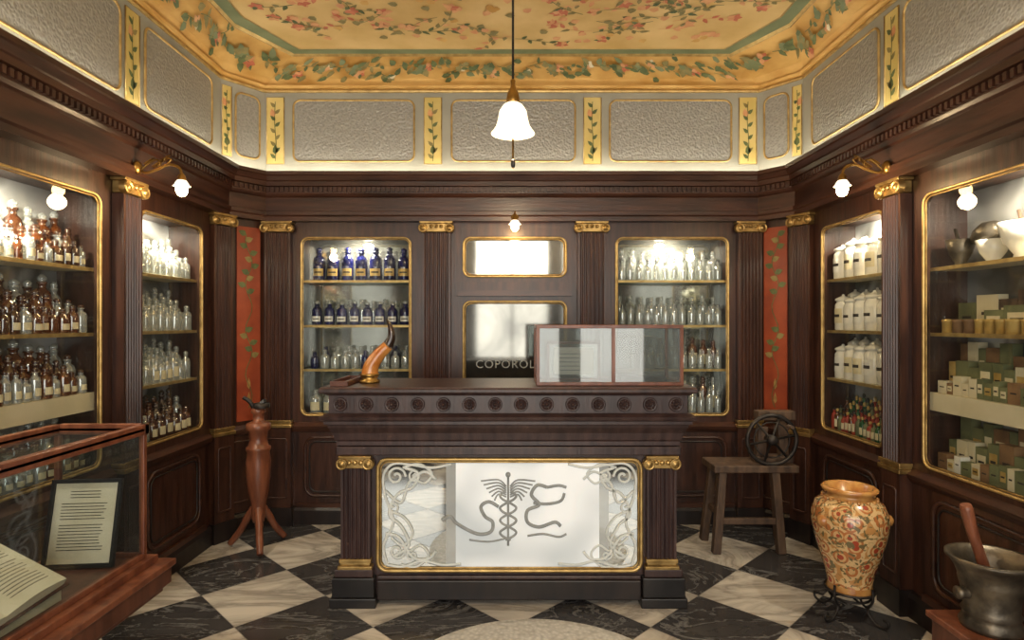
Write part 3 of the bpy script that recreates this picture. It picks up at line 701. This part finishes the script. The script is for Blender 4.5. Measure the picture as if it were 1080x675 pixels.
b.tube(smooth([(.02,4.23,2.2),(.02,4.19,2.22),(.02,4.14,2.215),(.02,4.12,2.18)]),.006,BRASS)
b.lathe([(.006,.03),(.016,.02),(.022,0)],(.02,4.12,2.155),BRASS,seg=12); b.finish('bracket',G)
b=B(); b.lathe([(.022,0),(.03,-.01),(.036,-.02),(.045,-.03),(.033,-.02),(.02,0)],(.02,4.12,2.155),OPAL,seg=18); b.finish('glass_shade',G)
b=B(); b.sphere((.02,4.12,2.108),.026,BULB,sc=1.25); b.finish('bulb',G)
point('wall_sconce_light',(.02,4.09,2.05),4)
# ---------------------------------------------------------------- left foreground display case
G=group('museum_display_case',(-1.7,1.8,0)); b=B()
x0,x1,y0,y1=-1.925,-1.545,1.15,2.53
bars(b,x0,x1,y0,y1,.458,1.0,.022,RED); bars(b,x0-.003,x1+.006,y0-.006,y1+.006,.992,1.008,.03,RED)
b.box(x0+.022,x1-.022,y0+.022,y1-.022,.455,.462,REDD)
b.box(x0,x1+.03,y0-.03,y1+.03,.43,.458,RED); b.box(x0,x1+.09,y0-.06,y1+.06,.405,.43,RED); b.box(x0,x1+.075,y0-.05,y1+.05,.33,.405,REDD); b.box(x0,x1+.05,y0-.03,y1+.03,.30,.33,REDD)
for x in (x0+.01,x1-.20):
    for y in (y0+.1,y1-.35): b.box(x,x+.06,y,y+.06,0,.30,REDD)
b.finish('wooden_case',G,bevel=.003)
b=B(); b.box(x1-.012,x1-.010,y0+.02,y1-.02,.475,.985,SHEET); b.box(x0+.02,x1-.02,y1-.012,y1-.010,.475,.985,SHEET); b.box(x0+.02,x1-.02,y0+.02,y1-.02,.988,.991,SHEET); b.finish('glass_panes',G)
def slab(b,P,U,V,N,u0,u1,v0,v1,n0,n1,mat):
    b.hexa([P+U*u+V*v+N*n for n in (n0,n1) for (u,v) in ((u0,v0),(u0,v1),(u1,v1),(u1,v0))],mat)
# framed document
G=group('framed_document',(-1.73,2.44,.463)); b=B()
P=Vector((-1.875,2.38,.466)); U=Vector((1,.10,0)).normalized(); V=Vector((0,.22,1)).normalized(); V=(V-U*V.dot(U)).normalized(); N=U.cross(V).normalized()
if N.y>0: N=-N
slab(b,P,U,V,N,0,.27,0,.345,-.008,.0,BLACK)
for (a,c,d1,e) in ((0,.27,0,.014),(0,.27,.331,.345),(0,.014,.014,.331),(.256,.27,.014,.331)): slab(b,P,U,V,N,a,c,d1,e,0,.010,BLACK)
slab(b,P,U,V,N,.016,.254,.016,.329,0,.002,PAPER)
for k in range(20):
    v=.295-k*.012
    if k in (3,10): continue
    slab(b,P,U,V,N,.045+(.03 if k<3 else 0),.22-(.03 if k<3 else random.uniform(0,.02)),v,v+.003,.002,.0025,INK)
b.finish('frame_and_sheet',G)
# open book on a rest
G=group('open_book',(-1.75,1.95,.463)); b=B()
P=Vector((-1.58,1.60,.505)); U=Vector((0,1,.06)).normalized(); V=Vector((-1,0,.55)); V=(V-U*V.dot(U)).normalized(); N=U.cross(V).normalized(); N=N if N.z>0 else -N
slab(b,P,U,V,N,-.01,.53,-.01,.31,-.02,-.014,REDD)
def hgt(t): return .010+.022*math.sin(pi*min(1,t*.9+.1))
nn=10
for side in (0,1):
    for k in range(nn):
        t0=k/nn;t1=(k+1)/nn
        def U_(t): return .26+.255*t if side else .26-.255*t
        q=[P+U*U_(t0)+N*-.013,P+U*U_(t0)+V*.30+N*-.013,P+U*U_(t1)+V*.30+N*-.013,P+U*U_(t1)+N*-.013,
           P+U*U_(t0)+N*hgt(t0),P+U*U_(t0)+V*.30+N*hgt(t0),P+U*U_(t1)+V*.30+N*hgt(t1),P+U*U_(t1)+N*hgt(t1)]
        b.hexa(q,PAPER)
b.finish('book_block',G)
b=B()
for side in (0,1):
    for r_ in range(17):
        v=.265-r_*.014
        if side==1 and r_ in (0,1,2,6): continue
        for k in range(1,8):
            t0=.12+.09*k; t1=t0+.085
            if k==7 and random.random()<.5: continue
            def U_(t): return .26+.255*t if side else .26-.255*t
            h0,h1=hgt(t0)+.0008,hgt(t1)+.0008
            b.poly([P+U*U_(t0)+V*v+N*h0,P+U*U_(t1)+V*v+N*h1,P+U*U_(t1)+V*(v+.003)+N*h1,P+U*U_(t0)+V*(v+.003)+N*h0],RUST)
b.finish('printed_lines',G)
b=B(); b.hexa([(-1.60,1.62,.464),(-1.60,2.12,.464),(-1.86,2.12,.464),(-1.86,1.62,.464),(-1.60,1.62,.48),(-1.60,2.12,.50),(-1.86,2.12,.63),(-1.86,1.62,.60)],CREAM); b.finish('book_rest',G)
# ---------------------------------------------------------------- turned wooden press, left
G=group('wooden_cork_press',(-1.63,3.84,0)); cx,cy=-1.63,3.84; b=B()
b.lathe([(0,.17),(.034,.17),(.042,.2),(.042,.26),(.048,.30),(.062,.36),(.072,.45),(.076,.56),(.068,.62),(.076,.635),(.076,.65),(.062,.66),(.052,.70),(.060,.75),(.075,.765),(.075,.80),(.055,.81),(.035,.815),(.032,.86),(.046,.875),(.038,.90),(0,.91)],(cx,cy,0),RED,seg=24)
for k in range(3):
    a=k*2*pi/3-pi/2+.45; dx,dy=math.cos(a),math.sin(a)
    b.tube(smooth([(cx+dx*.025,cy+dy*.025,.26),(cx+dx*.07,cy+dy*.07,.20),(cx+dx*.12,cy+dy*.12,.11),(cx+dx*.19,cy+dy*.19,.022)]),[.026,.024,.022,.020],RED,seg=8)
b.finish('turned_body',G)
b=B(); b.tube(smooth([(cx-.02,cy,.88),(cx-.05,cy-.01,.94),(cx-.09,cy-.02,.97)]),[.014,.013,.012],IRON); b.lathe([(.05,0),(.052,.01),(.052,.03),(.03,.035),(0,.035)],(cx+.02,cy,.90),IRON,seg=16)
b.tube([(cx+.01,cy,.92),(cx+.05,cy-.02,.95)],.014,BLACK); b.finish('iron_lever',G)
# ---------------------------------------------------------------- stool with pill-machine wheel, right
G=group('rustic_stool_with_wheel',(1.5,3.85,0)); b=B(); y0,y1=3.76,3.98
b.box(1.27,1.80,y0-.02,y1+.02,.505,.55,RUST)
for (x,y,dx,dy) in ((1.33,y0+.02,-.05,-.03),(1.66,y0+.02,.03,-.03),(1.33,y1-.02,-.05,.03),(1.74,y1-.02,.04,.03)):
    b.beam((x+dx,y+dy,0),(x,y,.51),.028,.025,RUST)
b.beam((1.30,y0+.0,.2),(1.68,y0+.0,.2),.014,.02,RUST); b.beam((1.31,y0,.24),(1.31,y1,.24),.014,.018,RUST)
b.beam((1.60,3.87,.55),(1.62,3.87,.78),.03,.03,RUST); b.beam((1.76,3.87,.55),(1.74,3.87,.82),.025,.03,RUST); b.box(1.58,1.82,3.83,3.91,.82,.88,RUST); b.box(1.56,1.80,3.82,3.93,.55,.59,RUST)
b.finish('stool',G,bevel=.006)
b=B(); wc=Vector((1.635,3.76,.71)); R=.155
b.tube([wc+Vector((R*math.cos(2*pi*k/28),0,R*math.sin(2*pi*k/28))) for k in range(28)],.014,IRON,seg=8,closed=True)
b.tube([wc+Vector((R*.72*math.cos(2*pi*k/24),0,R*.72*math.sin(2*pi*k/24))) for k in range(24)],.005,IRON,seg=6,closed=True)
for k in range(6):
    a=k*pi/3+.2; b.tube([wc,wc+Vector((R*math.cos(a),0,R*math.sin(a)))],.008,IRON,seg=6)
b.lathe([(0,-.03),(.03,-.03),(.034,0),(.03,.02),(.015,.03),(.015,.14),(0,.14)],wc,IRON,axis=(0,1,0),seg=14); b.tube([wc+Vector((.1,-.01,.09)),wc+Vector((.1,-.07,.09))],.011,RUST)
b.finish('iron_wheel',G)
# ---------------------------------------------------------------- ceramic jar
cer=D.materials.new('painted_majolica'); cer.use_nodes=True; nt=cer.node_tree; bs=nt.nodes['Principled BSDF']; bs.inputs['Roughness'].default_value=.22; bs.inputs['Coat Weight'].default_value=.4
tcn=nt.nodes.new('ShaderNodeTexCoord'); v=nt.nodes.new('ShaderNodeTexVoronoi'); v.inputs['Scale'].default_value=15; nt.links.new(tcn.outputs['Object'],v.inputs['Vector'])
nz=nt.nodes.new('ShaderNodeTexNoise'); nz.inputs['Scale'].default_value=20; nz.inputs['Distortion'].default_value=2.5; nt.links.new(tcn.outputs['Object'],nz.inputs['Vector'])
r1=nt.nodes.new('ShaderNodeValToRGB'); r1.color_ramp.interpolation='CONSTANT'; els=r1.color_ramp.elements
els[0].position=0; els[0].color=lin((160,66,42)); els[1].position=.24; els[1].color=lin((200,160,108))
for p,c in ((.38,(170,104,58)),(.52,(204,170,120)),(.72,(180,130,76))): e=els.new(p); e.color=lin(c)
nt.links.new(v.outputs['Distance'],r1.inputs['Fac'])
r2=nt.nodes.new('ShaderNodeValToRGB'); r2.color_ramp.elements[0].position=.54; r2.color_ramp.elements[1].position=.60; nt.links.new(nz.outputs['Fac'],r2.inputs['Fac'])
mx=nt.nodes.new('ShaderNodeMix'); mx.data_type='RGBA'; nt.links.new(r2.outputs['Color'],mx.inputs[0]); nt.links.new(r1.outputs['Color'],mx.inputs[6]); mx.inputs[7].default_value=lin((104,92,60)); nt.links.new(mx.outputs[2],bs.inputs['Base Color'])
cband=pm('majolica_band',(160,104,54),(190,142,80),20,.25,coat=.4)
G=group('majolica_jar',(1.675,2.96,.12)); b=B(); jc=(1.672,2.96,.125)
prof=[(0,0),(.10,0),(.105,.015),(.098,.04),(.11,.10),(.135,.18),(.16,.27),(.172,.34),(.17,.39),(.152,.435),(.115,.462),(.10,.475),(.102,.485),(.125,.495),(.128,.507),(.118,.515),(.098,.512),(.09,.47),(.0,.44)]
b.lathe(prof,jc,cer,seg=40,mats=[cband]*3+[cer]*7+[cband]*8)
b.finish('jar_body',G)
b=B()
for a in (-.3,pi+.3):
    q=Vector((math.cos(a),-abs(math.sin(a)),0)); o=Vector(jc)+q*.168+Vector((0,0,.36)); b.lathe([(.03,0),(.026,.012),(.012,.022),(0,.026)],o,cband,axis=q,seg=12)
for k in range(18):
    a=k*2*pi/18; b.sphere(Vector(jc)+Vector((.121*math.cos(a),.121*math.sin(a),.46)),.009,cband,seg=6)
b.finish('masks_and_beading',G)
b=B(); cx,cy=1.672,2.96
for z,r in ((.135,.112),(.10,.09)): b.tube([(cx+r*math.cos(2*pi*k/28),cy+r*math.sin(2*pi*k/28),z) for k in range(28)],.006,IRON,seg=6,closed=True)
for k in range(4):
    a=k*pi/2+pi/4-.3; dx,dy=math.cos(a),math.sin(a)
    b.tube(smooth([(cx+dx*.115,cy+dy*.115,.17),(cx+dx*.115,cy+dy*.115,.11),(cx+dx*.09,cy+dy*.09,.06),(cx+dx*.13,cy+dy*.13,.012),(cx+dx*.18,cy+dy*.18,.012),(cx+dx*.19,cy+dy*.19,.04),(cx+dx*.165,cy+dy*.165,.045)]),.006,IRON,seg=6)
b.tube([(cx-.09,cy,.10),(cx+.09,cy,.10)],.005,IRON,seg=6); b.tube([(cx,cy-.09,.10),(cx,cy+.09,.10)],.005,IRON,seg=6)
b.finish('wrought_iron_stand',G)
# ---------------------------------------------------------------- bronze mortar on pedestal
cx,cy=1.765,2.2
b=B(); b.box(cx-.13,cx+.13,cy-.13,cy+.13,0,.30,REDD); b.box(cx-.145,cx+.145,cy-.145,cy+.145,.30,.325,RED); b.box(cx-.145,cx+.145,cy-.145,cy+.145,0,.04,REDD); b.finish('mortar_pedestal',bevel=.006)
G=group('bronze_mortar_and_pestle',(cx,cy,.325)); b=B()
b.lathe([(0,0),(.095,0),(.10,.015),(.09,.035),(.085,.05),(.093,.06),(.085,.07),(.09,.12),(.10,.165),(.103,.175),(.102,.185),(.11,.21),(.128,.24),(.142,.252),(.142,.262),(.125,.262),(.105,.22),(.09,.15),(.07,.07),(0,.05)],(cx,cy,.326),BRONZE,seg=36)
for s in (-1,1): b.lathe([(.022,0),(.02,.02),(.024,.035),(0,.04)],(cx+s*.09,cy,.326+.13),BRONZE,axis=(s,0,0),seg=10)
b.finish('mortar',G)
b=B(); P=smooth([(cx+.01,cy,.41),(cx-.03,cy,.56),(cx-.07,cy,.68),(cx-.095,cy,.78)],4); b.tube(P,[.03,.028,.024,.021,.019,.018,.018,.018,.019,.02,.021,.021,.018],RED,seg=12); b.finish('pestle',G)
# ---------------------------------------------------------------- street side of the room (behind the viewer)
b=B(); F=frame((0,FY,0),(1,0,0),(0,1,0))
for u0,u1 in ((-SX,-1.75),(-.85,-.65),(.65,.85),(1.75,SX)): rect(b,F,u0,u1,0,3.16,WOOD)
for u0,u1 in ((-1.75,-.85),(.85,1.75)): rect(b,F,u0,u1,0,.6,WOOD); rect(b,F,u0,u1,2.95,3.16,WOOD)
rect(b,F,-.65,.65,2.95,3.16,WOOD); b.finish('wall_front')
def win(name,u0,u1,z0,z1,bars_z,bars_u,e):
    G=group(name,(0,FY,z0)); b=B()
    for u in bars_u: b.fbox(F,u-.02,u+.02,.0,.04,z0,z1,WOOD)
    for z in bars_z: b.fbox(F,u0,u1,.0,.04,z-.02,z+.02,WOOD)
    b.finish('muntins',G)
    L=D.lights.new('daylight_'+name,'AREA'); L.shape='RECTANGLE'; L.size=u1-u0; L.size_y=z1-z0; L.energy=e; L.color=(1,.94,.84)
    o=D.objects.new('daylight_'+name,L); COL.objects.link(o); o.location=((u0+u1)/2,FY-.02,(z0+z1)/2); o.rotation_euler=(pi/2,0,0)
win('window_1',-1.75,-.85,.6,2.95,(.62,2.2,2.93),(-1.73,-.87),37)
win('window_2',.85,1.75,.6,2.95,(.62,2.2,2.93),(1.73,.87),37)
win('door_1',-.65,.65,.0,2.95,(.05,2.2,2.93),(-.63,0,.63),66)
# unseen pendant added towards the street to fill the room with light
G=group('pendant_lamp_or_added_fill',(0,.2,2.3)); b=B(); b.tube([(0,.2,3.255),(0,.2,2.66)],.006,IRON); b.lathe([(.034,.155),(.07,.115),(.078,.07),(.112,0),(.109,0),(.074,.07),(.066,.112)],(0,.2,2.55),OPAL,seg=24); b.finish('added_shade_and_cord',G)
point('pendant_light_or_added_fill',(0,.2,2.5),46,(1,.82,.60),.08)
W=D.worlds.new('sky'); SC.world=W; W.use_nodes=True; W.node_tree.nodes['Background'].inputs[0].default_value=(.9,.95,1,1); W.node_tree.nodes['Background'].inputs[1].default_value=.6
# ---------------------------------------------------------------- camera
cam=D.cameras.new('camera'); co=D.objects.new('camera',cam); COL.objects.link(co); co.location=(0,0,1.45); co.rotation_euler=(pi/2,0,0)
cam.sensor_width=36; cam.lens=21; cam.shift_y=2.5/1080; cam.clip_start=.05; SC.camera=co
SC.view_settings.view_transform='Standard'; SC.view_settings.exposure=0.0
